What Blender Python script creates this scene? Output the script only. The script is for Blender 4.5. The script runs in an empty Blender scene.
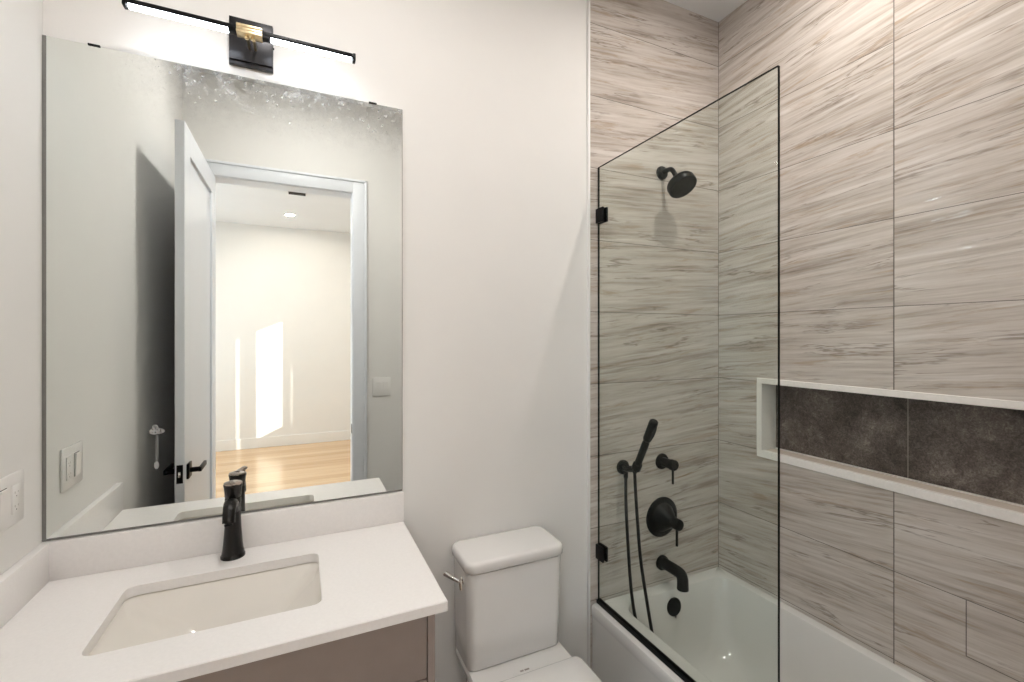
import bpy, bmesh, math, random
from mathutils import Vector, Matrix
PI = math.pi
SC = bpy.context.scene
COL = SC.collection

# ------------------------------------------------------------------ camera
cam_d = bpy.data.cameras.new('camera')
cam = bpy.data.objects.new('camera', cam_d)
COL.objects.link(cam)
cam_d.sensor_width = 36.0
cam_d.lens = 455.5 / 1024 * 36.0
cam_d.shift_y = -4.5 / 1024
cam_d.clip_start = 0.01
cam.location = (0.0, -1.616, 1.520)
cam.rotation_euler = (PI / 2, 0, -math.atan(211 / 455.5))
SC.camera = cam

# ------------------------------------------------------------------ exposure / world / sun
SC.view_settings.view_transform = 'Standard'
SC.view_settings.look = 'None'
SC.view_settings.gamma = 1.0
SC.view_settings.use_curve_mapping = False
SC.view_settings.exposure = 0.4

world = bpy.data.worlds.new('daylight_sky')
SC.world = world
world.use_nodes = True
wn = world.node_tree.nodes
wn['Background'].inputs[0].default_value = (0.78, 0.88, 1.0, 1)
wn['Background'].inputs[1].default_value = 4.0

sun_d = bpy.data.lights.new('sun', 'SUN')
sun_d.energy = 8.0
sun_d.angle = 0.009
sun_d.color = (1.0, 0.95, 0.86)
sun = bpy.data.objects.new('sun', sun_d)
COL.objects.link(sun)
sun.location = (6, 4, 5)
sun.rotation_euler = Vector((-1.0, -1.2, -0.46)).to_track_quat('-Z', 'Y').to_euler()

DOWNLIGHT = 400.0      # radiance of the bathroom ceiling lamps
SHOWERLIGHT = 900.0
HALLLIGHT = 460.0
LEDBAR = 16.0

# ------------------------------------------------------------------ room numbers (metres)
XL, XR, YD, ZC = -0.62, 1.862, -1.578, 3.065     # left wall, tiled wall, door wall, ceiling
XT = 1.107                                        # where paint turns into tile on the vanity wall
WT = 0.12                                         # thickness of the door wall
HX0, HX1, HY1 = -2.3, 2.0, -5.5                   # room beyond the door
DX0, DX1, DZ = -0.484, 0.308, 2.465               # door opening


# ================================================================== node helpers
class NT:
    def __init__(self, name):
        self.m = bpy.data.materials.new(name)
        self.m.use_nodes = True
        self.t = self.m.node_tree
        self.b = self.t.nodes['Principled BSDF']
        self.out = self.t.nodes['Material Output']

    def n(self, typ, **kw):
        nd = self.t.nodes.new(typ)
        for k, v in kw.items():
            setattr(nd, k, v)
        return nd

    def link(self, a, b):
        self.t.links.new(a, b)

    def val(self, x, sock):
        if isinstance(x, (int, float)):
            sock.default_value = x
        elif isinstance(x, (tuple, list)):
            sock.default_value = x
        else:
            self.link(x, sock)

    def math(self, op, a, b=0.0, c=0.0):
        nd = self.n('ShaderNodeMath', operation=op)
        self.val(a, nd.inputs[0]); self.val(b, nd.inputs[1]); self.val(c, nd.inputs[2])
        return nd.outputs[0]

    def pos(self):
        g = self.n('ShaderNodeNewGeometry')
        s = self.n('ShaderNodeSeparateXYZ')
        self.link(g.outputs['Position'], s.inputs[0])
        return s.outputs

    def vec(self, x, y, z):
        c = self.n('ShaderNodeCombineXYZ')
        self.val(x, c.inputs[0]); self.val(y, c.inputs[1]); self.val(z, c.inputs[2])
        return c.outputs[0]

    def noise(self, v, scale=1.0, detail=4.0, rough=0.55, dist=0.0):
        nd = self.n('ShaderNodeTexNoise')
        self.link(v, nd.inputs['Vector'])
        nd.inputs['Scale'].default_value = scale
        nd.inputs['Detail'].default_value = detail
        nd.inputs['Roughness'].default_value = rough
        nd.inputs['Distortion'].default_value = dist
        return nd.outputs[0]

    def ramp(self, f, stops):
        nd = self.n('ShaderNodeValToRGB')
        e = nd.color_ramp.elements
        while len(e) < len(stops):
            e.new(0.5)
        for i, (p, c) in enumerate(stops):
            e[i].position = p
            e[i].color = (c[0], c[1], c[2], 1) if isinstance(c, (tuple, list)) else (c, c, c, 1)
        self.link(f, nd.inputs[0])
        return nd.outputs[0]

    def mix(self, f, a, b, mode='MIX'):
        nd = self.n('ShaderNodeMix', data_type='RGBA', blend_type=mode)
        self.val(f, nd.inputs[0])
        self.val(a if not isinstance(a, tuple) or len(a) == 4 else (*a, 1), nd.inputs[6])
        self.val(b if not isinstance(b, tuple) or len(b) == 4 else (*b, 1), nd.inputs[7])
        return nd.outputs[2]

    def bump(self, h, dist=0.002, strength=1.0):
        nd = self.n('ShaderNodeBump')
        nd.inputs['Strength'].default_value = strength
        nd.inputs['Distance'].default_value = dist
        self.link(h, nd.inputs['Height'])
        self.link(nd.outputs[0], self.b.inputs['Normal'])

    def set(self, **kw):
        for k, v in kw.items():
            self.val(v if not (isinstance(v, tuple) and len(v) == 3) else (*v, 1), self.b.inputs[k.replace('_', ' ')])
        return self


def plain(name, col, rough=0.5, metal=0.0, mottle=0.04, scale=30.0, bump=0.0, spec=0.5, coat=0.0):
    """A one-colour material with a slight procedural mottle and optional fine bump."""
    m = NT(name)
    g = m.n('ShaderNodeNewGeometry')
    f = m.noise(g.outputs['Position'], scale, 3.0)
    c0 = tuple(max(0, c * (1 - mottle)) for c in col)
    c1 = tuple(min(1, c * (1 + mottle)) for c in col)
    m.set(Base_Color=m.ramp(f, [(0.3, c0), (0.7, c1)]), Roughness=rough, Metallic=metal)
    m.b.inputs['Specular IOR Level'].default_value = spec
    m.b.inputs['Coat Weight'].default_value = coat
    m.b.inputs['Coat Roughness'].default_value = 0.05
    if bump:
        m.bump(m.noise(g.outputs['Position'], 260.0, 3.0), bump, 0.5)
    return m.m


def emitter(name, col, strength):
    m = NT(name)
    m.set(Base_Color=(0.9, 0.9, 0.9), Emission_Color=col, Emission_Strength=strength)
    return m.m


PAINT = (0.80, 0.782, 0.758)
M = {}
M['paint'] = plain('wall_paint', PAINT, 0.75, mottle=0.01, scale=4, bump=0.0004, spec=0.3)
M['ceiling'] = plain('ceiling_paint', (0.82, 0.82, 0.82), 0.8, mottle=0.01, scale=4, spec=0.2)
M['trim_paint'] = plain('trim_paint', (0.78, 0.80, 0.84), 0.35, mottle=0.01, scale=5)
M['white_plastic'] = plain('white_plastic', (0.82, 0.80, 0.78), 0.3, mottle=0.01)
M['quartz'] = plain('white_quartz', (0.86, 0.83, 0.81), 0.28, mottle=0.02, scale=120)
M['niche_quartz'] = plain('niche_quartz', (0.86, 0.82, 0.78), 0.35, mottle=0.03, scale=90)
M['ledge_tan'] = plain('tan_ledge', (0.62, 0.53, 0.45), 0.3, mottle=0.04, scale=40)  # ledge in a darker tan than the niche frame
M['porcelain'] = plain('porcelain', (0.80, 0.78, 0.76), 0.08, mottle=0.01, scale=6, coat=0.4)
M['basin_porcelain'] = plain('basin_porcelain', (0.80, 0.76, 0.70), 0.09, mottle=0.015, scale=6, coat=0.4)
M['acrylic'] = plain('tub_acrylic', (0.74, 0.72, 0.69), 0.12, mottle=0.01, scale=6, coat=0.3)
M['black'] = plain('matte_black_metal', (0.0045, 0.0045, 0.005), 0.36, 0.0, mottle=0.15, scale=80, spec=0.14)
M['black_gloss'] = plain('gloss_black_metal', (0.030, 0.029, 0.032), 0.33, 0.5, mottle=0.1, scale=60)
M['bronze'] = plain('oil_rubbed_bronze', (0.009, 0.008, 0.0075), 0.24, 0.3, mottle=0.25, scale=70)
M['bronze_glint'] = plain('bronze_lamp_reflection', (0.42, 0.36, 0.32), 0.22, 0.95, mottle=0.15, scale=90)  # paler metal paints the lamp's reflection on top of the dark faucet
M['brass'] = plain('brushed_brass', (0.80, 0.66, 0.42), 0.32, 1.0, mottle=0.1, scale=120)
M['chrome'] = plain('chrome', (0.78, 0.77, 0.76), 0.08, 1.0, mottle=0.02)
M['taupe'] = plain('taupe_cabinet_paint', (0.29, 0.235, 0.21), 0.42, mottle=0.03, scale=18)
M['gap_shade'] = plain('painted_gap_shade', (0.03, 0.025, 0.022), 0.8)  # near-black colour painting the shade inside gaps, holes and slits
M['floor_tile'] = plain('grey_floor_tile', (0.45, 0.43, 0.41), 0.4, mottle=0.08, scale=5)
M['hall_paint'] = plain('hall_paint', (0.80, 0.765, 0.715), 0.7, mottle=0.01, scale=4, spec=0.3)
M['steel_edge'] = plain('mirror_edge_metal', (0.22, 0.215, 0.205), 0.35, 0.3, mottle=0.05)
M['led'] = emitter('led_diffuser', (0.87, 0.935, 1.0, 1), LEDBAR)
M['lamp'] = emitter('downlight_lens', (1.0, 0.97, 0.935, 1), DOWNLIGHT)
M['shower_lamp'] = emitter('shower_downlight_lens', (1.0, 0.945, 0.88, 1), SHOWERLIGHT)
M['hall_lamp'] = emitter('hall_downlight_lens', (1.0, 0.93, 0.85, 1), HALLLIGHT)
M['grout_white'] = plain('white_edge_strip', (0.82, 0.80, 0.78), 0.35, mottle=0.01)
M['logo'] = plain('grey_print', (0.30, 0.26, 0.24), 0.4)


def tile_material(name, axis, u0, width, cut=None):
    """Large glossy wood-marble tile: long tilted streaks, each tile offset at random, thin joints."""
    m = NT(name)
    p = m.pos()
    u = p[0] if axis == 'X' else m.math('MULTIPLY', p[1], -1.0)
    v = p[2]
    cu = m.math('DIVIDE', m.math('SUBTRACT', u, u0), width)
    cv = m.math('DIVIDE', m.math('SUBTRACT', v, 0.0967), 0.3055)
    wn_ = m.n('ShaderNodeTexWhiteNoise', noise_dimensions='2D')
    m.link(m.vec(m.math('FLOOR', cu), m.math('FLOOR', cv), 0.0), wn_.inputs['Vector'])
    r = wn_.outputs[0]
    # joints
    def edge(c, size, w):
        f = m.math('FRACT', c)
        d = m.math('MINIMUM', f, m.math('SUBTRACT', 1.0, f))
        return m.math('LESS_THAN', m.math('MULTIPLY', d, size), w)
    joint = m.math('MAXIMUM', edge(cu, width, 0.0018), edge(cv, 0.3055, 0.0013))
    if cut:
        joint = m.math('MAXIMUM', joint, m.math('LESS_THAN', u, 0.0128))
        uc, z0, z1 = cut
        a = m.math('MULTIPLY', m.math('LESS_THAN', m.math('ABSOLUTE', m.math('SUBTRACT', u, uc)), 0.0014),
                   m.math('MULTIPLY', m.math('GREATER_THAN', v, z0), m.math('LESS_THAN', v, z1)))
        b = m.math('MULTIPLY', m.math('LESS_THAN', m.math('ABSOLUTE', m.math('SUBTRACT', v, z0)), 0.0014),
                   m.math('GREATER_THAN', u, uc))
        joint = m.math('MAXIMUM', joint, m.math('MAXIMUM', a, b))
    # streak space: tilted, gently wobbling
    wob = m.noise(m.vec(m.math('MULTIPLY_ADD', u, 2.2, m.math('MULTIPLY', r, 9.0)), m.math('MULTIPLY', v, 5.0), r), 1.0, 2.0)
    tilt = m.math('MULTIPLY_ADD', r, 0.05, 0.065)
    vs = m.math('SUBTRACT', v, m.math('MULTIPLY', tilt, u))
    vs = m.math('MULTIPLY_ADD', m.math('SUBTRACT', wob, 0.5), 0.022, vs)
    def streak(ku, kv, seed, detail, rough=0.6, dist=0.0):
        return m.noise(m.vec(m.math('MULTIPLY_ADD', u, ku, m.math('MULTIPLY', r, 31.0)), m.math('MULTIPLY', vs, kv),
                             m.math('MULTIPLY_ADD', r, 17.0, seed)), 1.0, detail, rough, dist)
    A = streak(1.7, 27.0, 0.0, 6.0, 0.60, 0.25)
    B = streak(3.2, 75.0, 4.0, 6.0, 0.62, 0.3)
    Cc = streak(1.3, 9.0, 8.0, 4.0, 0.6, 0.4)
    D = streak(3.6, 30.0, 12.0, 6.0, 0.70, 0.4)
    fine = streak(16.0, 260.0, 15.0, 3.0, 0.7)
    s = m.math('ADD', m.math('MULTIPLY', A, 0.42), m.math('ADD', m.math('MULTIPLY', B, 0.34), m.math('MULTIPLY', Cc, 0.24)))
    s = m.math('MULTIPLY_ADD', m.math('SUBTRACT', fine, 0.5), 0.06, s)
    col = m.ramp(s, [(0.325, (0.235, 0.190, 0.154)), (0.405, (0.385, 0.330, 0.284)), (0.465, (0.510, 0.452, 0.402)),
                     (0.53, (0.590, 0.532, 0.483)), (0.64, (0.680, 0.630, 0.588))])
    thin = m.ramp(m.math('ABSOLUTE', m.math('SUBTRACT', streak(1.5, 21.0, 21.0, 5.0, 0.6, 0.3), 0.5)), [(0.004, 1.0), (0.022, 0.0)])
    thin = m.math('MULTIPLY', thin, m.ramp(streak(3.0, 12.0, 33.0, 3.0), [(0.45, 0.0), (0.58, 1.0)]))
    col = m.mix(m.math('MULTIPLY', thin, 0.65), col, (0.19, 0.145, 0.112))
    rib_highlight = m.ramp(streak(1.6, 48.0, 27.0, 2.0, 0.5), [(0.62, 0.0), (0.70, 1.0)])  # light streaks paint in the highlight lines of the ribbed tile
    col = m.mix(m.math('MULTIPLY', rib_highlight, 0.6), col, (0.70, 0.655, 0.615))
    rust = m.ramp(D, [(0.55, 0.0), (0.68, 1.0)])
    col = m.mix(m.math('MULTIPLY', rust, 0.52), col, (0.36, 0.250, 0.155))
    col = m.mix(m.math('MULTIPLY', joint, 0.88), col, (0.075, 0.055, 0.045))
    # long polished ridges along the streaks
    rid = m.noise(m.vec(m.math('MULTIPLY_ADD', u, 0.9, m.math('MULTIPLY', r, 13.0)), m.math('MULTIPLY', vs, 30.0), r), 1.0, 2.0, 0.5)
    m.set(Base_Color=col, Roughness=m.math('MULTIPLY_ADD', joint, 0.5, 0.06))
    m.b.inputs['Specular IOR Level'].default_value = 0.9
    m.bump(m.math('SUBTRACT', rid, m.math('MULTIPLY', joint, 0.1)), 0.0048, 0.8)
    return m.m


M['tile_x'] = tile_material('streaked_tile_end_wall', 'X', 1.05, 1.22)
M['tile_y'] = tile_material('streaked_tile_long_wall', 'Y', 0.741, 1.22, cut=(0.930, 0.534, 0.7077))


def niche_stone():
    m = NT('dark_niche_stone')
    p = m.pos()
    g = m.n('ShaderNodeNewGeometry').outputs['Position']
    a = m.noise(g, 9.0, 6.0, 0.62, 0.6)
    b = m.noise(g, 70.0, 5.0, 0.7, 1.2)
    c = m.noise(g, 210.0, 3.0, 0.6)
    s = m.math('ADD', m.math('MULTIPLY', a, 0.4), m.math('ADD', m.math('MULTIPLY', b, 0.38), m.math('MULTIPLY', c, 0.22)))
    col = m.ramp(s, [(0.38, (0.034, 0.026, 0.022)), (0.48, (0.088, 0.070, 0.060)), (0.55, (0.150, 0.122, 0.106)), (0.63, (0.27, 0.235, 0.21))])
    j = m.math('LESS_THAN', m.math('ABSOLUTE', m.math('ADD', p[1], 0.741)), 0.0014)
    col = m.mix(m.math('MULTIPLY', j, 0.8), col, (0.34, 0.29, 0.25))
    m.set(Base_Color=col, Roughness=0.38)
    m.bump(b, 0.0015, 0.4)
    return m.m


M['niche_stone'] = niche_stone()


def wood_floor():
    m = NT('oak_plank_floor')
    p = m.pos()
    row = m.math('DIVIDE', p[1], 0.13)
    wnz = m.n('ShaderNodeTexWhiteNoise', noise_dimensions='1D')
    m.link(m.math('FLOOR', row), wnz.inputs['W'])
    r = wnz.outputs[0]
    f = m.math('FRACT', row)
    gap = m.math('LESS_THAN', m.math('MINIMUM', f, m.math('SUBTRACT', 1.0, f)), 0.012)
    g = m.noise(m.vec(m.math('MULTIPLY_ADD', p[0], 1.6, m.math('MULTIPLY', r, 23.0)), m.math('MULTIPLY', p[1], 30.0), r), 1.0, 5.0, 0.6, 0.4)
    col = m.ramp(m.math('ADD', m.math('MULTIPLY', g, 0.7), m.math('MULTIPLY', r, 0.3)),
                 [(0.25, (0.50, 0.31, 0.16)), (0.5, (0.62, 0.41, 0.23)), (0.75, (0.72, 0.51, 0.31))])
    col = m.mix(m.math('MULTIPLY', gap, 0.5), col, (0.2, 0.12, 0.06))
    m.set(Base_Color=col, Roughness=0.22)
    return m.m


M['oak'] = wood_floor()


def mirror_material():
    """Silvered glass with dried cleaner along the top and one drip."""
    m = NT('mirror_glass')
    p = m.pos()
    x, z = p[0], p[2]
    m.set(Base_Color=(0.84, 0.865, 0.84), Roughness=0.0, Metallic=1.0)
    blot = m.noise(m.vec(m.math('MULTIPLY', x, 22.0), 0.0, m.math('MULTIPLY', z, 22.0)), 1.0, 8.0, 0.78, 0.2)
    spots = m.noise(m.vec(m.math('MULTIPLY', x, 80.0), 3.0, m.math('MULTIPLY', z, 70.0)), 1.0, 3.0, 0.6)
    band = m.n('ShaderNodeMapRange'); band.clamp = True
    m.link(z, band.inputs[0])
    band.inputs[1].default_value = 2.12; band.inputs[2].default_value = 2.30
    rng = m.n('ShaderNodeMapRange'); rng.clamp = True
    m.link(x, rng.inputs[0]); rng.inputs[1].default_value = -0.50; rng.inputs[2].default_value = -0.30
    d = m.math('ADD', m.ramp(blot, [(0.42, 0.0), (0.68, 0.9)]), m.math('MULTIPLY', m.ramp(spots, [(0.60, 0.0), (0.68, 1.0)]), 0.7))
    d = m.math('MULTIPLY', m.math('MULTIPLY', d, band.outputs[0]), m.math('MULTIPLY', rng.outputs[0], 0.5))
    # the drip: a splat and a thin run ending in a bead
    def blob(cx, cz, rx, rz):
        a = m.math('DIVIDE', m.math('SUBTRACT', x, cx), rx)
        b = m.math('DIVIDE', m.math('SUBTRACT', z, cz), rz)
        q = m.math('ADD', m.math('POWER', m.math('ABSOLUTE', a), 2.0), m.math('POWER', m.math('ABSOLUTE', b), 2.0))
        return m.math('LESS_THAN', q, 1.0)
    sp = m.noise(m.vec(m.math('MULTIPLY', x, 190.0), 7.0, m.math('MULTIPLY', z, 190.0)), 1.0, 3.0)
    splat = m.math('MULTIPLY', m.math('MAXIMUM', blob(-0.375, 1.249, 0.019, 0.009), blob(-0.378, 1.258, 0.008, 0.010)), m.ramp(sp, [(0.36, 0.1), (0.55, 0.8)]))
    run = m.math('MAXIMUM', m.math('MULTIPLY', blob(-0.374, 1.20, 0.004, 0.05), 0.3), m.math('MULTIPLY', blob(-0.375, 1.152, 0.006, 0.011), 0.6))
    d = m.math('MAXIMUM', d, m.math('MULTIPLY', m.math('MAXIMUM', splat, run), 0.6))
    dirt = m.n('ShaderNodeBsdfDiffuse'); dirt.inputs[0].default_value = (0.85, 0.86, 0.86, 1)
    mx = m.n('ShaderNodeMixShader')
    m.link(d, mx.inputs[0]); m.link(m.b.outputs[0], mx.inputs[1]); m.link(dirt.outputs[0], mx.inputs[2])
    m.link(mx.outputs[0], m.out.inputs[0])
    return m.m


M['mirror'] = mirror_material()


def pane_glass(name, tint):
    """Clear flat glass: straight-through transmission with a slight green tint plus Fresnel reflection."""
    m = NT(name)
    tr = m.n('ShaderNodeBsdfTransparent'); tr.inputs[0].default_value = (*tint, 1)
    gl = m.n('ShaderNodeBsdfGlossy'); gl.inputs[1].default_value = 0.0
    gl.inputs[0].default_value = (0.95, 1.0, 0.97, 1)
    lw = m.n('ShaderNodeLayerWeight'); lw.inputs[0].default_value = 0.5
    fr = m.math('MULTIPLY_ADD', m.math('POWER', lw.outputs['Facing'], 5.0), 0.98, 0.011)
    mx = m.n('ShaderNodeMixShader')
    m.link(fr, mx.inputs[0]); m.link(tr.outputs[0], mx.inputs[1]); m.link(gl.outputs[0], mx.inputs[2])
    m.link(mx.outputs[0], m.out.inputs[0])
    return m.m


M['glass'] = pane_glass('shower_glass', (0.935, 0.962, 0.945))
M['window_glass'] = pane_glass('window_glass', (0.97, 0.98, 0.975))
M['glass_edge'] = plain('green_black_glass_edge', (0.004, 0.006, 0.005), 0.35, spec=0.12)


# ================================================================== mesh helpers
def bm_new():
    return bmesh.new()


def add_box(bm, x0, x1, y0, y1, z0, z1, bev=0.0, seg=2):
    t = bmesh.new()
    vs = [t.verts.new((x, y, z)) for x in (x0, x1) for y in (y0, y1) for z in (z0, z1)]
    for f in ((0, 1, 3, 2), (4, 6, 7, 5), (0, 4, 5, 1), (2, 3, 7, 6), (0, 2, 6, 4), (1, 5, 7, 3)):
        t.faces.new([vs[i] for i in f])
    if bev:
        bmesh.ops.bevel(t, geom=t.edges[:], offset=bev, segments=seg, affect='EDGES', profile=0.5)
    merge(bm, t)


def merge(bm, t, mat=None):
    if mat is not None:
        t.transform(mat)
    me = bpy.data.meshes.new('tmp')
    t.to_mesh(me); t.free()
    bm.from_mesh(me)
    bpy.data.meshes.remove(me)


def loft(bm, rings, closed=True, cap0=True, cap1=True):
    """Skin a list of equal-length point loops."""
    R = [[bm.verts.new(p) for p in ring] for ring in rings]
    n = len(R[0])
    for a, b in zip(R, R[1:]):
        for i in range(n if closed else n - 1):
            j = (i + 1) % n
            bm.faces.new((a[i], a[j], b[j], b[i]))
    if cap0:
        bm.faces.new(R[0][::-1])
    if cap1:
        bm.faces.new(R[-1])


def rrect(x0, x1, y0, y1, z, r, n=6):
    """A rounded rectangle loop, counter-clockwise seen from above."""
    pts = []
    for cx, cy, a0 in ((x1 - r, y1 - r, 0), (x0 + r, y1 - r, 90), (x0 + r, y0 + r, 180), (x1 - r, y0 + r, 270)):
        for k in range(n + 1):
            a = math.radians(a0 + 90 * k / n)
            pts.append((cx + r * math.cos(a), cy + r * math.sin(a), z))
    return pts


def frame_of(d):
    d = Vector(d).normalized()
    up = Vector((0, 0, 1)) if abs(d.z) < 0.95 else Vector((1, 0, 0))
    a = d.cross(up).normalized()
    return d, a, d.cross(a).normalized()


def add_lathe(bm, prof, origin, axis, n=32):
    """prof: (radius, height along axis) pairs; ends are capped."""
    d, a, b = frame_of(axis)
    o = Vector(origin)
    rings = []
    for r, h in prof:
        r = max(r, 1e-4)
        rings.append([o + d * h + (a * math.cos(2 * PI * k / n) + b * math.sin(2 * PI * k / n)) * r for k in range(n)])
    loft(bm, rings)


def spline(pts, sub=8):
    P = [Vector(p) for p in pts]
    P = [P[0] * 2 - P[1]] + P + [P[-1] * 2 - P[-2]]
    out = []
    for i in range(1, len(P) - 2):
        for k in range(sub):
            t = k / sub
            p0, p1, p2, p3 = P[i - 1:i + 3]
            out.append(0.5 * ((2 * p1) + (p2 - p0) * t + (2 * p0 - 5 * p1 + 4 * p2 - p3) * t * t + (3 * p1 - p0 - 3 * p2 + p3) * t ** 3))
    out.append(P[-2])
    return out


def add_tube(bm, pts, r, n=16, sub=8, smooth=True, flat=None):
    """Sweep a circle (or ellipse: flat = width factor along x) through points; r a number or a list."""
    Q = spline(pts, sub) if smooth else [Vector(p) for p in pts]
    m = len(Q)
    rings = []
    prev = None
    for i, q in enumerate(Q):
        d = (Q[min(i + 1, m - 1)] - Q[max(i - 1, 0)]).normalized()
        if prev is None:
            _, a, b = frame_of(d)
        else:
            a = (prev - d * prev.dot(d)).normalized(); b = d.cross(a)
        prev = a
        if isinstance(r, (list, tuple)):
            t = i / (m - 1) * (len(r) - 1); k = min(int(t), len(r) - 2)
            rr = r[k] + (r[k + 1] - r[k]) * (t - k)
        else:
            rr = r
        ring = []
        for k in range(n):
            off = (a * math.cos(2 * PI * k / n) + b * math.sin(2 * PI * k / n)) * rr
            if flat:
                off.x *= flat
            ring.append(q + off)
        rings.append(ring)
    loft(bm, rings)


def world_loc(o):
    v = Vector((0, 0, 0))
    while o is not None:
        v += Vector(o.location); o = o.parent
    return v


def obj(name, bm, mat, parent=None, smooth=True, loc=None, angle=35):
    """Link one mesh object; geometry is given in room coordinates."""
    base = world_loc(parent) if parent else Vector((0, 0, 0))
    if loc is not None:
        base = base * 0 + Vector(loc)
    bmesh.ops.recalc_face_normals(bm, faces=bm.faces[:])
    bm.transform(Matrix.Translation(-base))
    me = bpy.data.meshes.new(name)
    bm.to_mesh(me); bm.free()
    mats = mat if isinstance(mat, list) else [mat]
    for k in mats:
        me.materials.append(M[k] if isinstance(k, str) else k)
    if smooth:
        me.polygons.foreach_set('use_smooth', [True] * len(me.polygons))
        me.set_sharp_from_angle(angle=math.radians(angle))
    o = bpy.data.objects.new(name, me)
    COL.objects.link(o)
    if parent:
        o.parent = parent
        if loc is not None:
            o.location = Vector(loc) - world_loc(parent)
    elif loc is not None:
        o.location = loc
    return o


def thing(name, label, cat, loc, group=None):
    o = bpy.data.objects.new(name, None)
    o.empty_display_size = 0.05
    COL.objects.link(o)
    o.location = loc
    o['label'] = label; o['category'] = cat
    if group:
        o['group'] = group
    return o


def tag(o, label, cat, group=None):
    o['label'] = label; o['category'] = cat
    if group:
        o['group'] = group
    return o


def struct(name, bm, mat, smooth=False, parent=None, label=None):
    o = obj(name, bm, mat, parent, smooth)
    if not parent:
        o['kind'] = 'structure'
    if label:
        o['label'] = label
    return o


def box(*a, **k):
    bm = bm_new(); add_box(bm, *a, **k); return bm


# ================================================================== the setting
# floor and ceiling of the bathroom
struct('floor', box(XL - .1, XR + .1, YD - WT, 0.1, -0.1, 0.0), 'floor_tile')
struct('ceiling', box(XL - .1, XR + .2, YD - WT, 0.1, ZC, ZC + .1), 'ceiling')
struct('wall_left', box(XL - .1, XL, YD - WT, 0.1, 0, ZC), 'paint')
struct('wall_back', box(XL, XT, 0.0, 0.1, 0, ZC), 'paint')
struct('wall_shower_end', box(XT, XR + .1, -0.010, 0.1, 0, ZC), 'tile_x')

# tiled long wall with the niche opening left out of it
NY0, NY1, NZ0, NZ1 = -1.36, -0.222, 0.984, 1.335      # outer edge of the niche frame
FW = 0.024                                             # its frame
bm = bm_new()
XB = XR + .16
add_box(bm, XR, XB, YD, -0.010, 0, NZ0 + .004)
add_box(bm, XR, XB, YD, -0.010, NZ1 - .004, ZC)
add_box(bm, XR, XB, NY1 - .004, -0.010, NZ0 + .004, NZ1 - .004)
add_box(bm, XR, XB, YD, NY0 + .004, NZ0 + .004, NZ1 - .004)
struct('wall_right', bm, 'tile_y')
struct('wall_niche', box(XR + .090, XR + .10, NY0 + FW, NY1 - FW, NZ0 + FW - .002, NZ1 - FW + .002), 'niche_stone')
bm = bm_new()
xi = XR - .006
add_box(bm, xi, XR + .092, NY0, NY1, NZ1 - FW, NZ1, .002)
add_box(bm, xi, XR + .092, NY1 - FW, NY1, NZ0 + FW + .003, NZ1 - FW + .001, .0005)
add_box(bm, xi, XR + .092, NY0, NY0 + FW, NZ0 + FW + .003, NZ1 - FW + .001, .0005)
# sill, pitched a little towards the tub
add_box(bm, xi, XR + .016, NY0, NY1, NZ0, NZ0 + FW + .007, .002)
add_box(bm, XR + .083, XR + .092, NY0 + FW, NY1 - FW, NZ0 + FW + .004, NZ0 + FW + .010)
tr3 = struct('trim_3', bm, 'niche_quartz')
bm = bm_new()
add_box(bm, XR + .016, XR + .083, NY0, NY1, NZ0, NZ0 + FW + .005)
obj('ledge', bm, 'ledge_tan', tr3, False)['label'] = 'tan niche ledge'

# white strip where the paint meets the tile
struct('trim_1', box(XT - .009, XT + .0005, -0.0125, 0.02, 0, ZC, bev=.002), 'grout_white', True)

# wall with the door opening, casing, tiled part beside the tub
bm = bm_new()
add_box(bm, XL, DX0 - .02, YD - WT, YD, 0, ZC)
add_box(bm, DX1 + .02, XT, YD - WT, YD, 0, ZC)
add_box(bm, DX0 - .02, DX1 + .02, YD - WT, YD, DZ + .02, ZC)
struct('wall_door', bm, 'paint')
struct('wall_tub_foot', box(XT, XR, YD - WT, YD + .012, 0, ZC), 'tile_x')
bm = bm_new()
add_box(bm, DX0 - .02, DX0, YD - WT - .002, YD + .002, 0, DZ + .02)
add_box(bm, DX1, DX1 + .02, YD - WT - .002, YD + .002, 0, DZ + .02)
add_box(bm, DX0, DX1, YD - WT - .002, YD + .002, DZ, DZ + .02)
CW = .092
for yy, th in ((YD, .014), (YD - WT - .014, .014)):
    add_box(bm, DX0 - CW, DX0 - .004, yy, yy + th, 0, DZ + CW, .003)
    add_box(bm, DX1 + .004, DX1 + CW, yy, yy + th, 0, DZ + CW, .003)
    add_box(bm, DX0 - .004, DX1 + .004, yy, yy + th, DZ + .004, DZ + CW, .003)
# raised outer bead on the bathroom side
add_box(bm, DX1 + CW - .016, DX1 + CW, YD, YD + .022, 0, DZ + CW, .003)
add_box(bm, DX0 - CW, DX0 - CW + .016, YD, YD + .022, 0, DZ + CW, .003)
add_box(bm, DX0 - CW, DX1 + CW, YD, YD + .022, DZ + CW - .016, DZ + CW, .003)
struct('trim_2', bm, 'trim_paint', True)
sp = obj('strike_plate', box(DX1 - .002, DX1 + .0015, YD - .05, YD - .012, .875, .935), 'black', bpy.data.objects['trim_2'])

# the room beyond the door
hy0 = YD - WT
struct('floor_hall', box(HX0 - .1, HX1 + .1, HY1 - .1, hy0, -0.1, 0.0), 'oak')
struct('ceiling_hall', box(HX0 - .1, HX1 + .1, HY1 - .1, hy0, 3.04, 3.14), 'ceiling')
struct('wall_hall_back', box(HX0 - .1, HX1 + .1, HY1 - .1, HY1, 0, 3.04), 'hall_paint')
bm = bm_new()
add_box(bm, HX0, XL - .1, hy0, hy0 + .1, 0, 3.04)
add_box(bm, XR, HX1 + .1, hy0, hy0 + .1, 0, 3.04)
struct('wall_hall_front', bm, 'hall_paint')
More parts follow.
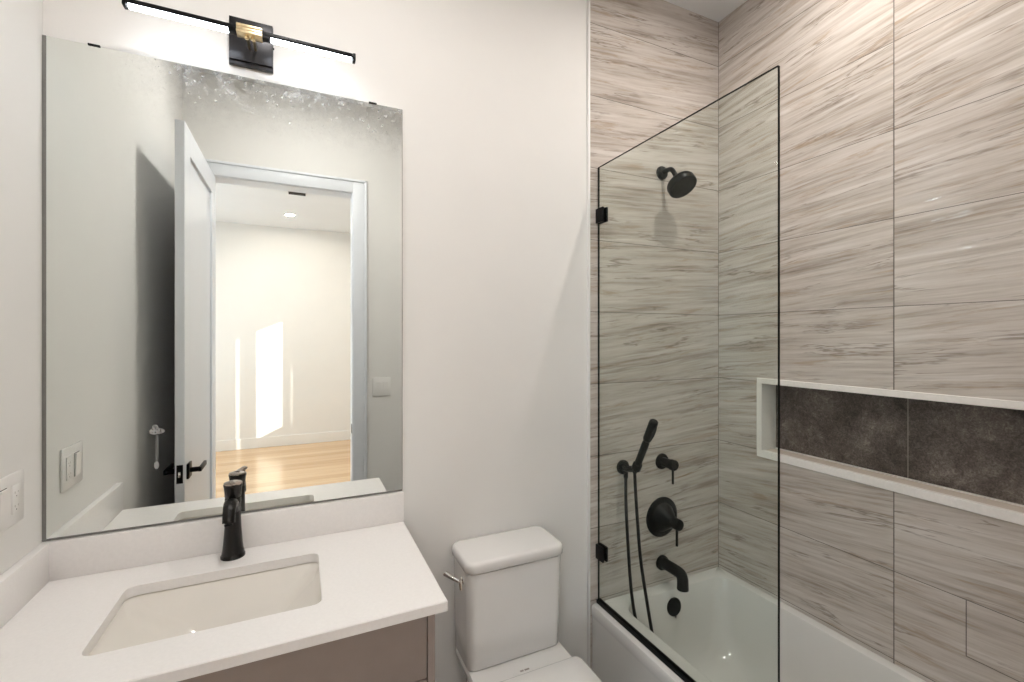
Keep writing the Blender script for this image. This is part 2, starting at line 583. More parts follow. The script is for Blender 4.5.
# wall with windows towards the sun
WINS = [(-2.182, -2.092, 1.22, 2.78), (-2.81, -2.374, 1.30, 2.78), (-2.96, -2.88, 1.25, 2.05)]
bm = bm_new()
ys = [hy0]
for (a, b, z0, z1) in WINS:
    ys += [b, a]
ys.append(HY1)
for i in range(0, len(ys), 2):
    add_box(bm, HX1, HX1 + .06, ys[i + 1], ys[i], 0, 3.04)
for (a, b, z0, z1) in WINS:
    add_box(bm, HX1, HX1 + .06, a, b, 0, z0)
    add_box(bm, HX1, HX1 + .06, a, b, z1, 3.04)
struct('wall_hall_right', bm, 'hall_paint')
for i, (a, b, z0, z1) in enumerate(WINS):
    w = struct('window_%d' % (i + 1), box(HX1 + .028, HX1 + .032, a - .002, b + .002, z0 - .002, z1 + .002), 'window_glass')
# added wide window, out of view, letting in skylight to brighten that room
LA, LB, LZ0, LZ1 = -4.9, -2.3, 0.4, 2.6
bm = bm_new()
add_box(bm, HX0 - .1, HX0, HY1, LA, 0, 3.04)
add_box(bm, HX0 - .1, HX0, LB, hy0, 0, 3.04)
add_box(bm, HX0 - .1, HX0, LA, LB, 0, LZ0)
add_box(bm, HX0 - .1, HX0, LA, LB, LZ1, 3.04)
struct('wall_hall_left', bm, 'hall_paint')
w = struct('window_4', box(HX0 - .055, HX0 - .049, LA - .002, LB + .002, LZ0 - .002, LZ1 + .002), 'window_glass')
bm = bm_new()
for yy in (LA, (LA + LB) / 2 - .025, LB - .05):
    add_box(bm, HX0 - .075, HX0 - .03, yy, yy + .05, LZ0, LZ1)
for zz in (LZ0, (LZ0 + LZ1) / 2, LZ1 - .05):
    add_box(bm, HX0 - .074, HX0 - .031, LA, LB, zz, zz + .05)
obj('window_frame', bm, 'trim_paint', w, False)
struct('baseboard_hall', box(HX0, HX1, HY1, HY1 + .014, 0, .14, bev=.003), 'hall_paint')

# ------------------------------------------------------------------ open door
LX0, LX1, LY0, LY1, LZ = -0.4925, -0.457, -1.572, -0.782, 2.455
bm = bm_new()
st = .115
add_box(bm, LX0, LX1, LY0, LY0 + st, .01, LZ, .0015)
add_box(bm, LX0, LX1, LY1 - st, LY1, .01, LZ, .0015)
add_box(bm, LX0, LX1, LY0 + st, LY1 - st, LZ - st, LZ, .0015)
add_box(bm, LX0, LX1, LY0 + st, LY1 - st, .01, .22, .0015)
add_box(bm, LX0 + .011, LX1 - .011, LY0 + st, LY1 - st, .22, LZ - st)
door = struct('door_1', bm, 'trim_paint', False)
door['label'] = 'tall white panelled door standing open against the wall'
hz, hy = 0.925, LY1 - .065
for side, xf, s in ((1, LX1, 1), (0, LX0, -1)):
    bm = bm_new()
    add_box(bm, min(xf, xf + s * .009), max(xf, xf + s * .009), hy - .033, hy + .033, hz - .033, hz + .033, .0015)
    add_lathe(bm, [(.011, 0), (.011, .045)], (xf, hy, hz), (s, 0, 0), 20)
    xa = xf + s * .040
    add_box(bm, min(xa, xa + s * .012), max(xa, xa + s * .012), hy - .115, hy + .012, hz - .010, hz + .010, .002)
    obj('door_handle', bm, 'black', door)
bm = box(LX0 + .006, LX1 - .006, LY1 - .001, LY1 + .002, hz - .04, hz + .04, bev=.001)
lp = obj('latch_plate', bm, 'black', door)
obj('latch_bolt', box(LX0 + .013, LX1 - .013, LY1 + .002, LY1 + .009, hz - .012, hz + .012, bev=.002), 'chrome', lp)

# ================================================================== vanity cabinet
VX0, VX1, VY = XL, 0.298, -0.505
van = thing('vanity_cabinet', 'taupe painted vanity cabinet under the white countertop', 'cabinet', (-0.16, -0.26, 0))
bm = bm_new()
add_box(bm, VX0, VX0 + .018, VY, -.001, .10, .85)
add_box(bm, VX1 - .018, VX1, VY - .020, -.001, 0.0, .85, .001)
add_box(bm, VX0, VX1, VY, -.001, .10, .118)
add_box(bm, VX0, VX1, -.012, -.001, .10, .85)
add_box(bm, VX0, VX1, VY + .05, VY + .062, .0, .10)
add_box(bm, VX0 + .018, VX1 - .018, VY, VY + .03, .835, .85)
obj('carcass', bm, 'taupe', van, False)
obj('recess_shade', box(VX0 + .018, VX1 - .018, VY + .004, VY + .006, .118, .835), 'gap_shade', van, False)  # dark sheet painting the shade in the gaps between the fronts
def front(name, x0, x1, z0, z1):
    f = obj(name, box(x0, x1, VY - .020, VY - .001, z0, z1, bev=.0015), 'taupe', van)
    return f
gx1 = VX1 - .0205
front('drawer', VX0 + .006, gx1, .690, .844)
mid = (VX0 + .006 + gx1) / 2
for a, b, hx in ((VX0 + .006, mid - .0015, mid - .045), (mid + .0015, gx1, mid + .045)):
    d = front('door', a, b, .125, .686)
    bm = bm_new()
    add_lathe(bm, [(.005, 0), (.005, .024)], (hx, VY - .020, .60), (0, -1, 0), 12)
    add_lathe(bm, [(.005, 0), (.005, .024)], (hx, VY - .020, .50), (0, -1, 0), 12)
    add_box(bm, hx - .006, hx + .006, VY - .052, VY - .042, .48, .62, .002)
    obj('handle', bm, 'black', d)

# ================================================================== countertop with splashes
CZ, CT = 0.876, 0.025
CX0, CX1, CY0 = XL + .0005, 0.325, -0.5425
SX0, SX1, SY0, SY1 = -0.405, 0.047, -0.425, -0.140
top = thing('countertop', 'white quartz vanity countertop with a cut-out for the sink', 'countertop', (-0.15, -0.27, CZ - CT))
bm = bm_new()
e = .0025
rings = [rrect(CX0, CX1, CY0, -.0005, CZ - CT, .001, 5),
         rrect(CX0, CX1, CY0, -.0005, CZ - e, .003, 5),
         rrect(CX0 + e, CX1 - e, CY0 + e, -.0005 - e, CZ, .003, 5),
         rrect(SX0, SX1, SY0, SY1, CZ, .022, 5),
         rrect(SX0, SX1, SY0, SY1, CZ - CT, .022, 5),
         rrect(CX0, CX1, CY0, -.0005, CZ - CT, .001, 5)]
loft(bm, rings, cap0=False, cap1=False)
bmesh.ops.remove_doubles(bm, verts=bm.verts[:], dist=1e-5)
obj('slab', bm, 'quartz', top)
obj('backsplash', box(CX0, CX1, -.020, -.0005, CZ, CZ + .102, bev=.0015), 'quartz', top)
obj('side_splash', box(CX0, CX0 + .020, CY0, -.020, CZ, CZ + .102, bev=.0015), 'quartz', top)

# ================================================================== undermount sink
sink = thing('bathroom_sink', 'rectangular cream porcelain undermount sink set into the countertop', 'sink', ((SX0 + SX1) / 2, (SY0 + SY1) / 2, CZ - .17))
bm = bm_new()
zt = CZ - CT - .0005
g = .004
rings = [rrect(SX0 - .03, SX1 + .03, SY0 - .03, SY1 + .03, zt - .012, .03, 6),
         rrect(SX0 - .03, SX1 + .03, SY0 - .03, SY1 + .03, zt, .03, 6),
         rrect(SX0 - g, SX1 + g, SY0 - g, SY1 + g, zt, .026, 6),
         rrect(SX0, SX1, SY0, SY1, zt - .006, .026, 6),
         rrect(SX0 + .012, SX1 - .014, SY0 + .012, SY1 - .014, zt - .030, .036, 6),
         rrect(SX0 + .070, SX1 - .072, SY0 + .024, SY1 - .026, zt - .070, .050, 6),
         rrect(SX0 + .112, SX1 - .114, SY0 + .044, SY1 - .046, zt - .106, .060, 6),
         rrect(SX0 + .140, SX1 - .142, SY0 + .070, SY1 - .072, zt - .122, .058, 6),
         rrect(SX0 + .190, SX1 - .195, SY0 + .115, SY1 - .115, zt - .127, .026, 6)]
loft(bm, rings, cap0=False, cap1=True)
obj('basin', bm, 'basin_porcelain', sink, angle=60)
bm = bm_new()
cxs, cys = (SX0 + SX1) / 2 - .0025, (SY0 + SY1) / 2
add_lathe(bm, [(.022, 0), (.022, .003), (.019, .004), (.017, .003), (.016, .007), (.008, .009), (.001, .0095)], (cxs, cys, zt - .1265), (0, 0, 1), 28)
obj('drain', bm, 'bronze', sink)

# ================================================================== faucet
FX, FY = -0.181, -0.060
fa = thing('sink_faucet', 'dark oil-rubbed bronze single-handle faucet behind the sink', 'faucet', (FX, FY, CZ))
bm = bm_new()
add_lathe(bm, [(.0315, 0), (.0315, .006), (.029, .009), (.029, .013), (.0265, .024), (.0240, .05), (.0215, .085), (.0205, .115), (.0205, .15), (.0210, .168), (.0206, .172)], (FX, FY, CZ), (0, 0, 1), 36)
obj('body', bm, 'bronze', fa, angle=50)
bm = bm_new()
add_tube(bm, [(FX, FY - .006, CZ + .138), (FX, FY - .030, CZ + .164), (FX, FY - .055, CZ + .171), (FX, FY - .078, CZ + .160), (FX, FY - .090, CZ + .130)],
         [.015, .0145, .0135, .0125, .0125], n=22, flat=1.25)
obj('spout', bm, 'bronze', fa, angle=50)
bm = bm_new(); add_lathe(bm, [(.0105, 0), (.0105, .004)], (FX, FY - .0905, CZ + .1275), (0, -.2, -1), 18)
obj('aerator', bm, 'black', fa)
bm = bm_new()
add_lathe(bm, [(.0190, .173), (.0210, .175), (.0216, .188), (.0236, .205), (.0246, .209), (.0246, .2125)], (FX, FY, CZ), (0, 0, 1), 32)
h = obj('handle', bm, 'bronze', fa, angle=50)
bm = bm_new()
add_lathe(bm, [(.0242, .2128), (.0230, .2165), (.014, .2195), (.001, .2200)], (FX, FY, CZ), (0, 0, 1), 32)
add_tube(bm, [(FX, FY + .004, CZ + .216), (FX + .006, FY - .018, CZ + .217), (FX + .012, FY - .028, CZ + .219), (FX + .017, FY - .035, CZ + .222)], [.006, .0065, .006, .0052], n=14, flat=1.8)
obj('lever', bm, 'bronze_glint', h, angle=50)

# ================================================================== mirror
MX0, MX1, MZ0, MZ1 = -0.611, 0.321, 0.985, 2.315
mir = thing('wall_mirror', 'large frameless wall mirror resting above the backsplash', 'mirror', ((MX0 + MX1) / 2, 0, MZ0))
obj('mirror_pane', box(MX0, MX1, -.0065, -.001, MZ0, MZ1), 'mirror', mir, False)
obj('edge_strip', box(XL + .001, MX0, -.0075, -.0005, MZ0 - .002, MZ1), 'steel_edge', mir, False)
obj('bottom_channel', box(XL + .001, MX1, -.0085, -.0005, MZ0 - .005, MZ0 - .0005), 'steel_edge', mir, False)
obj('edge_band', box(MX1, MX1 + .0015, -.0065, -.001, MZ0, MZ1), 'steel_edge', mir, False)
for cx in (-.513, .222):
    bm = bm_new()
    add_box(bm, cx - .013, cx + .013, -.0095, -.0066, MZ1 - .002, MZ1 + .003, .0005)
    add_box(bm, cx - .013, cx + .013, -.0095, -.0005, MZ1 + .0005, MZ1 + .003, .0005)
    obj('mirror_clip', bm, 'black', mir)

# ================================================================== vanity light bar
PX0, PX1 = -.197, -.079
vl = thing('vanity_light', 'black LED bar light with brass clamp above the mirror', 'wall light', ((PX0 + PX1) / 2, 0, 2.345))
bm = bm_new()
add_box(bm, PX0, PX1, -.012, -.0005, 2.345, 2.485, .001)
add_box(bm, PX0 + .001, PX1 - .001, -.020, -.012, 2.357, 2.484, .001)
obj('backplate', bm, 'black_gloss', vl)
BY0, BY1, BZ0, BZ1 = -.112, -.090, 2.3915, 2.407
bm = bm_new()
bx0, bx1 = -.424, .156
add_box(bm, bx0, bx1, BY0, BY1, BZ0 + .0015, BZ1, .002)
add_box(bm, -.186, -.082, BY0, BY1, BZ0 - .004, BZ0 + .003, .001)
add_box(bm, bx0, bx0 + .008, BY0 - .001, BY1 + .001, BZ0 - .0045, BZ1 + .001, .001)
add_box(bm, bx1 - .008, bx1, BY0 - .001, BY1 + .001, BZ0 - .0045, BZ1 + .001, .001)
obj('bar', bm, 'black', vl)
for a, b in ((bx0 + .012, -.188), (-.080, bx1 - .012)):
    bm = bm_new()
    pr = [(BY0 + .0005, BZ0 + .002), (BY0 + .0005, BZ0 - .001), (BY0 + .003, BZ0 - .0035), (BY0 + .008, BZ0 - .0045), (BY1 - .008, BZ0 - .0045), (BY1 - .003, BZ0 - .0035), (BY1 - .0005, BZ0 - .001), (BY1 - .0005, BZ0 + .002)]
    loft(bm, [[(x, y, z) for (y, z) in pr] for x in (a, b)])
    obj('diffuser', bm, 'led', vl)
bm = bm_new()
for k in range(3):
    add_box(bm, -.167, -.102, BY0 - .007 + .001 * (k % 2), BY1 + .004, 2.386 + k * .0085, 2.3935 + k * .0085, .0012)
add_box(bm, -.166, -.103, BY0 - .0045, BY1 + .003, 2.3865, 2.410)
obj('clamp', bm, 'brass', vl)
for cx in (-.142, -.126):
    bm = bm_new()
    add_lathe(bm, [(.004, 0), (.004, .068)], (cx, -.020, 2.397), (0, -1, 0.0), 16)
    add_lathe(bm, [(.0048, 0), (.0055, .002), (.0055, .009), (.004, .011)], (cx, -.104, 2.3865), (0, 0, -1), 16)
    obj('stem', bm, 'brass', vl)
for zz in (2.42,):
    bm = bm_new(); add_lathe(bm, [(.003, 0), (.003, .004)], (PX1 - .001, -.008, zz), (1, 0, 0), 12)
    obj('screw', bm, 'black', vl)

# ================================================================== switch plates
sw = thing('switch_outlet_plate', 'white two-gang plate with rocker switch and outlet beside the mirror', 'switch', (XL, -.172, 1.137))
obj('plate', box(XL + .0002, XL + .0062, -.240, -.104, 1.076, 1.198, bev=.0025), 'white_plastic', sw)
r = obj('rocker_shadow_line', box(XL + .0062, XL + .0066, -.2130, -.1780, 1.102, 1.172), 'gap_shade', sw, False)  # dark sheet drawing the shadow line round the rocker
bm = bm_new()
loft(bm, [[(XL + .0066, y, 1.1035), (XL + .0092, y, 1.1035), (XL + .0125, y, 1.1705), (XL + .0066, y, 1.1705)] for y in (-.2118, -.1792)])
obj('rocker', bm, 'white_plastic', sw, False)
bm = box(XL + .0062, XL + .0085, -.1595, -.1265, 1.103, 1.171, bev=.0008)
ou = obj('outlet', bm, 'white_plastic', sw)
for zz in (1.152, 1.120):
    for dy, hh in ((-.0065, .0075), (.0065, .006)):
        obj('slot', box(XL + .0084, XL + .0087, -.143 + dy - .0008, -.143 + dy + .0008, zz - hh / 3, zz + hh / 3), 'logo', ou, False)
    bm = bm_new(); add_lathe(bm, [(.0015, 0), (.0015, .0003)], (XL + .0084, -.143, zz - .009), (1, 0, 0), 12)
    obj('ground_hole', bm, 'gap_shade', ou)

sw2 = thing('light_switch_plate', 'white light switch plate with two rockers beside the door casing', 'switch', (.497, YD, 1.180))
obj('plate', box(.438, .556, YD + .0002, YD + .0062, 1.118, 1.242, bev=.0025), 'white_plastic', sw2)
for cx in (.475, .521):
    bm = bm_new()
    loft(bm, [[(x, YD + .0062, 1.148), (x, YD + .0082, 1.148), (x, YD + .0115, 1.212), (x, YD + .0062, 1.212)] for x in (cx - .0155, cx + .0155)])
    obj('rocker', bm, 'white_plastic', sw2, False)

# ================================================================== toilet
TX = 0.682
to = thing('toilet', 'white two-piece toilet between the vanity and the tub', 'toilet', (TX, -.35, 0))
# bowl and pedestal: a skirted body widening to an elongated rim
def oval(hw, yb, yf, z, n=40, sq=2.6):
    """Egg-ish loop: squared at the wall end, round at the front."""
    pts = []
    ym = yb - (yb - yf) * .55
    for k in range(n):
        a = 2 * PI * k / n
        c, s = math.cos(a), math.sin(a)
        p = 2.0 if s < 0 else sq * 1.6
        x = hw * (abs(c) ** (2 / p)) * (1 if c >= 0 else -1)
        y = (ym - yf) * s if s < 0 else (yb - ym) * (abs(s) ** (2 / p))
        pts.append((TX + x, ym + y, z))
    return pts
bm = bm_new()
loft(bm, [oval(.115, -.03, -.56, .0), oval(.118, -.03, -.565, .02), oval(.120, -.03, -.58, .12), oval(.135, -.03, -.62, .22),
          oval(.165, -.03, -.675, .31), oval(.182, -.03, -.70, .365), oval(.185, -.03, -.705, .385), oval(.181, -.034, -.70, .393)])
bowl = obj('bowl', bm, 'porcelain', to, angle=50)
# deck under the tank
bm = bm_new()
loft(bm, [rrect(TX - .150, TX + .150, -.30, -.025, .33, .03), rrect(TX - .176, TX + .178, -.30, -.020, .375, .03),
          rrect(TX - .178, TX + .182, -.30, -.018, .392, .03), rrect(TX - .174, TX + .178, -.296, -.022, .398, .028)])
obj('deck', bm, 'porcelain', to, angle=50)
bm = bm_new()
add_box(bm, .6820, .7000, -.2470, -.2400, .398, .3984)
add_box(bm, .6660, .6790, -.2470, -.2440, .398, .3984)
add_box(bm, .6660, .6790, -.2430, -.2400, .398, .3984)
obj('logo', bm, 'logo', to, False)
# tank
bm = bm_new()
loft(bm, [rrect(TX - .171, TX + .171, -.182, -.020, .399, .026), rrect(TX - .176, TX + .176, -.187, -.016, .404, .028),
          rrect(TX - .178, TX + .178, -.190, -.014, .50, .030), rrect(TX - .183, TX + .183, -.198, -.011, .7285, .033), rrect(TX - .168, TX + .168, -.183, -.024, .7287, .024), rrect(TX - .168, TX + .168, -.183, -.024, .7335, .024)])
obj('tank', bm, 'porcelain', to, angle=50)
bm = bm_new()
L = (TX - .188, TX + .188, -.204, -.006)
def inset(d, z, r):
    return rrect(L[0] + d, L[1] - d, L[2] + d, L[3] - d, z, r, 8)
loft(bm, [inset(.022, .7336, .026), inset(.0015, .7338, .034), inset(0, .7350, .035), inset(-.001, .758, .036), inset(.001, .764, .035), inset(.006, .7685, .032), inset(.014, .770, .028)])
obj('tank_lid', bm, 'porcelain', to, angle=60)
# seat ring and closed lid
def dshape(hw, yb, yf, z, rr, n=14):
    pts = []
    ym = yf + hw * 1.12
    for k in range(n + 1):
        a = PI + PI * k / n
        pts.append((TX + .003 + hw * math.cos(a), ym + (ym - yf) * math.sin(a), z))
    for cx, a0 in ((TX + .003 + hw - rr, 0), (TX + .003 - hw + rr, 90)):
        for k in range(7):
            a = math.radians(a0 + 90 * k / 6)
            pts.append((cx + rr * math.cos(a), yb - rr + rr * math.sin(a), z))
    return pts
bm = bm_new()
loft(bm, [dshape(.178, -.292, -.705, .394, .024), dshape(.182, -.288, -.709, .397, .025), dshape(.182, -.288, -.709, .406, .025), dshape(.178, -.292, -.705, .409, .024)])
obj('seat', bm, 'white_plastic', to, angle=50)
bm = bm_new()
loft(bm, [dshape(.182, -.290, -.708, .4095, .024), dshape(.1845, -.287, -.711, .411, .026), dshape(.1845, -.287, -.711, .421, .026), dshape(.1825, -.289, -.709, .4245, .025), dshape(.177, -.294, -.703, .4265, .022), dshape(.12, -.34, -.64, .4275, .015)])
obj('seat_lid', bm, 'porcelain', to, angle=60)
bm = bm_new()
add_lathe(bm, [(.013, 0), (.013, .008), (.010, .012)], (TX - .177, -.140, .690), (-1, 0, 0), 18)
add_tube(bm, [(TX - .183, -.140, .690), (TX - .197, -.138, .691), (TX - .212, -.126, .697), (TX - .234, -.100, .707)], [.008, .0075, .007, .009], n=12)
add_lathe(bm, [(.008, 0), (.009, .022), (.0075, .034)], (TX - .190, -.140, .697), (0, -.2, -1), 12)
obj('flush_lever', bm, 'chrome', to)
# supply stop and line behind
bm = bm_new()
add_tube(bm, [(TX - .135, -.003, .17), (TX - .135, -.05, .17), (TX - .14, -.075, .20), (TX - .145, -.08, .30), (TX - .14, -.08, .41)], .005, n=10)
obj('supply_line', bm, 'chrome', to)

# ================================================================== bathtub
BX0, BX1, BYa, BYb, BZ = 1.113, XR - .001, -1.563, -0.0105, 0.390
tub = thing('bathtub', 'white alcove bathtub with a flat apron against the tiled walls', 'bathtub', ((BX0 + BX1) / 2, (BYa + BYb) / 2, 0))
def tl(x0, x1, y0, y1, z, r):
    return rrect(x0, x1, y0, y1, z, r, 8)
bm = bm_new()
ix0, ix1, iy0, iy1 = 1.228, 1.818, -1.47, -0.072
loft(bm, [tl(BX0 + .003, BX1, BYa, BYb, 0, .002), tl(BX0 + .003, BX1, BYa, BYb, BZ - .055, .002), tl(BX0 + .002, BX1, BYa, BYb, BZ - .048, .002),
          tl(BX0, BX1, BYa, BYb, BZ - .042, .003), tl(BX0, BX1, BYa, BYb, BZ - .010, .003), tl(BX0 + .003, BX1 - .001, BYa + .001, BYb - .001, BZ - .003, .005), tl(BX0 + .010, BX1 - .003, BYa + .003, BYb - .003, BZ, .008),
          tl(ix0 - .012, ix1 + .012, iy0 - .012, iy1 + .012, BZ, .082), tl(ix0 - .004, ix1 + .004, iy0 - .004, iy1 + .004, BZ - .004, .074), tl(ix0, ix1, iy0, iy1, BZ - .014, .07),
          tl(ix0 + .012, ix1 - .012, iy0 + .05, iy1 - .010, BZ - .10, .07), tl(ix0 + .030, ix1 - .030, iy0 + .13, iy1 - .026, BZ - .235, .085),
          tl(ix0 + .045, ix1 - .045, iy0 + .17, iy1 - .042, BZ - .290, .11), tl(ix0 + .075, ix1 - .075, iy0 + .21, iy1 - .072, BZ - .322, .11), tl(ix0 + .115, ix1 - .115, iy0 + .26, iy1 - .115, BZ - .332, .09)], cap0=True)
obj('shell', bm, 'acrylic', tub, angle=40)
bm = bm_new()
add_lathe(bm, [(.039, -.004), (.039, .004), (.036, .007), (.030, .008), (.006, .008), (.001, .0085)], (1.505, iy1 - .0080, .318), (0, -1, .10), 32)
ov = obj('overflow_plate', bm, 'black', tub)
bm = bm_new(); add_lathe(bm, [(.004, 0), (.0045, .006), (.002, .008)], (1.505, iy1 - .0195, .281), (0, 0, -1), 10)
obj('trip_knob', bm, 'chrome', ov)
bm = bm_new()
add_lathe(bm, [(.036, 0), (.036, .003), (.032, .005), (.024, .004), (.022, .012), (.012, .015), (.001, .0155)], (1.523, -.30, BZ - .3325), (0, 0, 1), 28)
obj('drain', bm, 'white_plastic', tub)

# ================================================================== glass screen
GX = 1.149
gs = thing('shower_screen', 'clear frameless glass shower screen standing on the tub edge', 'shower screen', (GX, -.41, BZ))
bm = box(GX - .0045, GX + .0045, -.818, -.013, BZ + .006, 2.238)
bm.faces.ensure_lookup_table()
for f in bm.faces:
    f.normal_update()
    f.material_index = 0 if abs(f.normal.x) > .9 else 1
obj('glass_pane', bm, ['glass', 'glass_edge'], gs, False)
bm = bm_new()
add_box(bm, GX - .011, GX + .011, -.818, -.012, BZ, BZ + .005, .0005)
add_box(bm, GX - .011, GX - .0055, -.818, -.012, BZ, BZ + .014, .0005)
add_box(bm, GX + .0055, GX + .011, -.818, -.012, BZ, BZ + .014, .0005)
obj('bottom_track', bm, 'black', gs)
for zz in (2.030, .610):
    bm = bm_new()
    add_box(bm, GX - .014, GX - .0053, -.060, -.0105, zz - .030, zz + .030, .001)
    add_box(bm, GX + .0053, GX + .014, -.060, -.0105, zz - .030, zz + .030, .001)
    add_box(bm, GX - .014, GX + .014, -.0128, -.0105, zz - .030, zz + .030)
    obj('wall_clamp', bm, 'black', gs)

# ================================================================== shower fittings on the end wall
WY = -.0102
VXc = 1.499
sh = thing('showerhead', 'round black shower head on a short arm high on the tile', 'shower head', (VXc, WY, 2.268))
bm = bm_new(); add_lathe(bm, [(.031, 0), (.031, .006), (.027, .012), (.014, .016)], (VXc, WY, 2.268), (0, -1, 0), 32)
obj('flange', bm, 'black', sh)
hd = Vector((0.05, -.56, -.83)).normalized()
hc = Vector((VXc + .006, -.126, 2.181))
bm = bm_new(); add_tube(bm, [(VXc, WY - .01, 2.268), (VXc, -.045, 2.270), (VXc, -.075, 2.262), tuple(hc - hd * .045)], .0105, n=16)
obj('arm', bm, 'black', sh)
bm = bm_new()
add_lathe(bm, [(.010, -.050), (.016, -.046), (.017, -.036), (.020, -.028), (.046, -.026), (.058, -.020), (.062, -.011), (.062, .014), (.059, .018), (.050, .018)], hc, hd, 40)
hb = obj('head', bm, 'black', sh, angle=45)
bm = bm_new(); add_lathe(bm, [(.050, .0182), (.049, .0165), (.001, .0168)], hc, hd, 40)
d_, a_, b_ = frame_of(hd)
for rr, nn in ((.012, 6), (.024, 12), (.036, 18), (.045, 24)):
    for k in range(nn):
        t = 2 * PI * k / nn
        add_lathe(bm, [(.0016, .0165), (.0012, .020)], hc + (a_ * math.cos(t) + b_ * math.sin(t)) * rr, hd, 6)
obj('spray_face', bm, 'black', hb)

# main valve
vz = .695
mv = thing('tub_valve_trim', 'large round black shower valve plate with cone hub and lever', 'valve', (VXc, WY, vz))
bm = bm_new(); add_lathe(bm, [(.090, 0), (.090, .005), (.087, .008), (.078, .010)], (VXc, WY, vz), (0, -1, 0), 48)
obj('escutcheon', bm, 'black', mv)
bm = bm_new(); add_lathe(bm, [(.066, .009), (.058, .020), (.046, .038), (.034, .055), (.026, .068), (.0225, .075)], (VXc, WY, vz), (0, -1, 0), 40)
obj('cone', bm, 'black', mv, angle=50)
bm = bm_new(); add_lathe(bm, [(.023, .0755), (.0245, .0775), (.0245, .108), (.0225, .112), (.012, .113)], (VXc, WY, vz), (0, -1, 0), 32)
hb = obj('hub', bm, 'black', mv)
bm = bm_new(); add_lathe(bm, [(.0058, 0), (.0058, .076), (.0045, .079)], (VXc, WY - .094, vz - .018), (0, 0, -1), 14)
obj('lever', bm, 'black', hb)

# diverter
dz = .949
dv = thing('diverter_valve', 'small round black diverter valve right of the hand shower', 'valve', (VXc, WY, dz))
bm = bm_new(); add_lathe(bm, [(.036, 0), (.036, .006), (.033, .010), (.022, .011)], (VXc, WY, dz), (0, -1, 0), 36)
obj('escutcheon', bm, 'black', dv)
bm = bm_new(); add_lathe(bm, [(.021, .010), (.0215, .060), (.024, .062), (.024, .080), (.022, .083), (.010, .084)], (VXc, WY, dz), (0, -1, 0), 28)
hb = obj('hub', bm, 'black', dv)
bm = bm_new(); add_lathe(bm, [(.0052, 0), (.0052, .066), (.004, .069)], (VXc, WY - .070, dz - .016), (0, 0, -1), 14)
obj('lever', bm, 'black', hb)

# tub spout
ts = thing('tub_spout', 'black tubular tub spout bent down over the bathtub', 'faucet', (VXc, WY, .486))
bm = bm_new(); add_lathe(bm, [(.033, 0), (.033, .010), (.030, .014), (.022, .015)], (VXc, WY, .486), (0, -1, 0), 32)
obj('flange', bm, 'black', ts)
bm = bm_new()
pts = [(VXc, WY - .012, .488), (VXc, -.06, .489), (VXc, -.108, .489), (VXc, -.127, .485), (VXc, -.136, .471), (VXc, -.138, .452), (VXc, -.138, .432)]
add_tube(bm, pts, .024, n=24)
add_lathe(bm, [(.024, 0), (.0248, .002), (.0248, .012), (.019, .012)], (VXc, -.138, .438), (0, 0, -1), 24)
obj('spout', bm, 'black', ts, angle=50)

# hand shower bracket, and the wand with its hose
HXc = 1.276
hz0 = .950
hbk = thing('hand_shower_bracket', 'round black wall bracket holding the hand shower', 'bracket', (HXc, WY, hz0))
bm = bm_new(); add_lathe(bm, [(.031, 0), (.031, .008), (.028, .012), (.016, .013)], (HXc, WY, hz0), (0, -1, 0), 32)
obj('flange', bm, 'black', hbk)
bm = bm_new()
add_tube(bm, [(HXc, WY - .01, hz0), (HXc, -.055, hz0 + .002), (HXc, -.082, hz0 + .010)], .0135, n=18)
wd = Vector((0, -.447, .894)).normalized()
wb = Vector((HXc, -.104, .974))
d_, a_, b_ = frame_of(wd)
ring = [[wb + wd * h + (a_ * math.cos(2 * PI * k / 28) + b_ * math.sin(2 * PI * k / 28)) * r for k in range(28)]
        for r, h in ((.0132, -.014), (.0185, -.014), (.0198, -.012), (.0198, .014), (.0185, .016), (.0132, .016), (.0132, -.014))]
loft(bm, ring, cap0=False, cap1=False)
bmesh.ops.remove_doubles(bm, verts=bm.verts[:], dist=1e-6)
add_lathe(bm, [(.010, 0), (.010, .030), (.008, .033)], (HXc, -.034, hz0 - .010), (0, 0, -1), 18)
obj('arm', bm, 'black', hbk)
hs = thing('hand_shower', 'slim black hand shower wand leaning in its bracket with hose', 'hand shower', tuple(wb))
bm = bm_new()
add_lathe(bm, [(.0095, -.030), (.0105, -.026), (.0115, .0), (.0122, .017), (.0142, .0185), (.0148, .030), (.0150, .110), (.0146, .128), (.0125, .132), (.0125, .137), (.0165, .141), (.0180, .150), (.0184, .222), (.0172, .232), (.013, .236)], wb, wd, 28)
wand = obj('wand', bm, 'black', hs)
d_, a_, b_ = frame_of(wd)
fn = Vector((0, -wd.z, wd.y)) * 1.0
fn = Vector((0, -.894, -.447))
bm = bm_new()
fc = wb + wd * .186 + fn * .0178
loft(bm, [[fc + wd * (.036 * math.cos(t)) + Vector((1, 0, 0)) * (.010 * math.sin(t)) + fn * q for t in [2 * PI * k / 24 for k in range(24)]] for q in (-.004, .0012)])
obj('spray_face', bm, 'black', wand)
bm = bm_new()
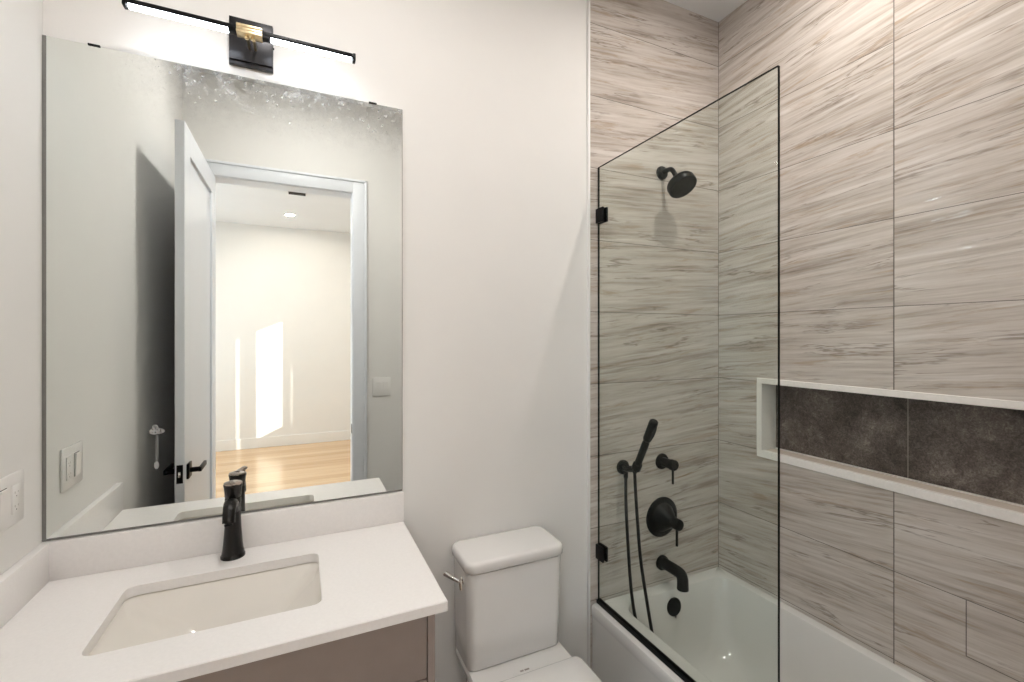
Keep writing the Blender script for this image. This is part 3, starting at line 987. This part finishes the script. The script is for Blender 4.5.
add_tube(bm, [(HXc, -.034, .912), (HXc - .001, -.036, .80), (HXc - .001, -.050, .62), (HXc - .002, -.076, .42), (HXc + .001, -.112, .300), (HXc + .024, -.150, .205), (HXc + .038, -.175, .165), (HXc + .030, -.205, .210),
              (HXc + .008, -.196, .300), (HXc + .003, -.160, .45), (HXc, -.128, .60), (HXc, -.108, .76), (HXc, -.096, .88), tuple(wb - wd * .028)], .0068, n=12, sub=14)
obj('hose', bm, 'black', hs, angle=60)

# ================================================================== ceiling lamps and a vent
def downlight(x, y, z, lamp, label, rl=.0495):
    t = thing('ceiling_downlight', label, 'ceiling light', (x, y, z), None)
    bm = bm_new()
    d = Vector((0, 0, -1))
    n = 32
    prof = [(rl + .0005, .0), (.075, .0), (.075, .004), (.071, .007), (rl + .005, .007), (rl + .0005, .004)]
    rings = [[(x + r * math.cos(2 * PI * k / n), y + r * math.sin(2 * PI * k / n), z - .0003 - h) for k in range(n)] for r, h in prof]
    loft(bm, rings + [rings[0]], cap0=False, cap1=False)
    bmesh.ops.remove_doubles(bm, verts=bm.verts[:], dist=1e-6)
    obj('trim_ring', bm, 'white_plastic', t)
    bm = bm_new(); add_lathe(bm, [(rl, 0.0005), (rl, .0035)], (x, y, z), (0, 0, -1), 32)
    obj('lens', bm, lamp, t)
    return t


downlight(.06, -.86, ZC, 'lamp', 'round recessed ceiling lamp over the bathroom floor')
downlight(1.40, -.76, ZC, 'shower_lamp', 'round recessed ceiling lamp over the bathtub', .030)
downlight(-.125, -4.72, 3.04, 'hall_lamp', 'lit ceiling lamp seen in the mirror through the doorway')
downlight(1.2, -3.6, 3.04, 'hall_lamp', 'added unseen hall lamp brightening the side by the narrow windows')  # extra lamp, out of view, added to brighten the hall
downlight(-1.4, -3.6, 3.04, 'hall_lamp', 'added unseen hall lamp brightening the side by the wide window')  # second added lamp, also unseen, for hall brightness

cv = thing('ceiling_vent', 'slim ceiling air vent seen in the mirror beyond the doorway', 'vent', (-.038, -3.74, 3.04))
bm = bm_new()
add_box(bm, -.135, .06, -3.80, -3.68, 3.034, 3.0398, .001)
obj('frame', bm, 'white_plastic', cv)
for k in range(5):
    obj('slit_shade', box(-.12, .045, -3.785 + k * .021, -3.773 + k * .021, 3.031, 3.0345), 'gap_shade', cv, False)  # dark bars painting the shade of the vent slits
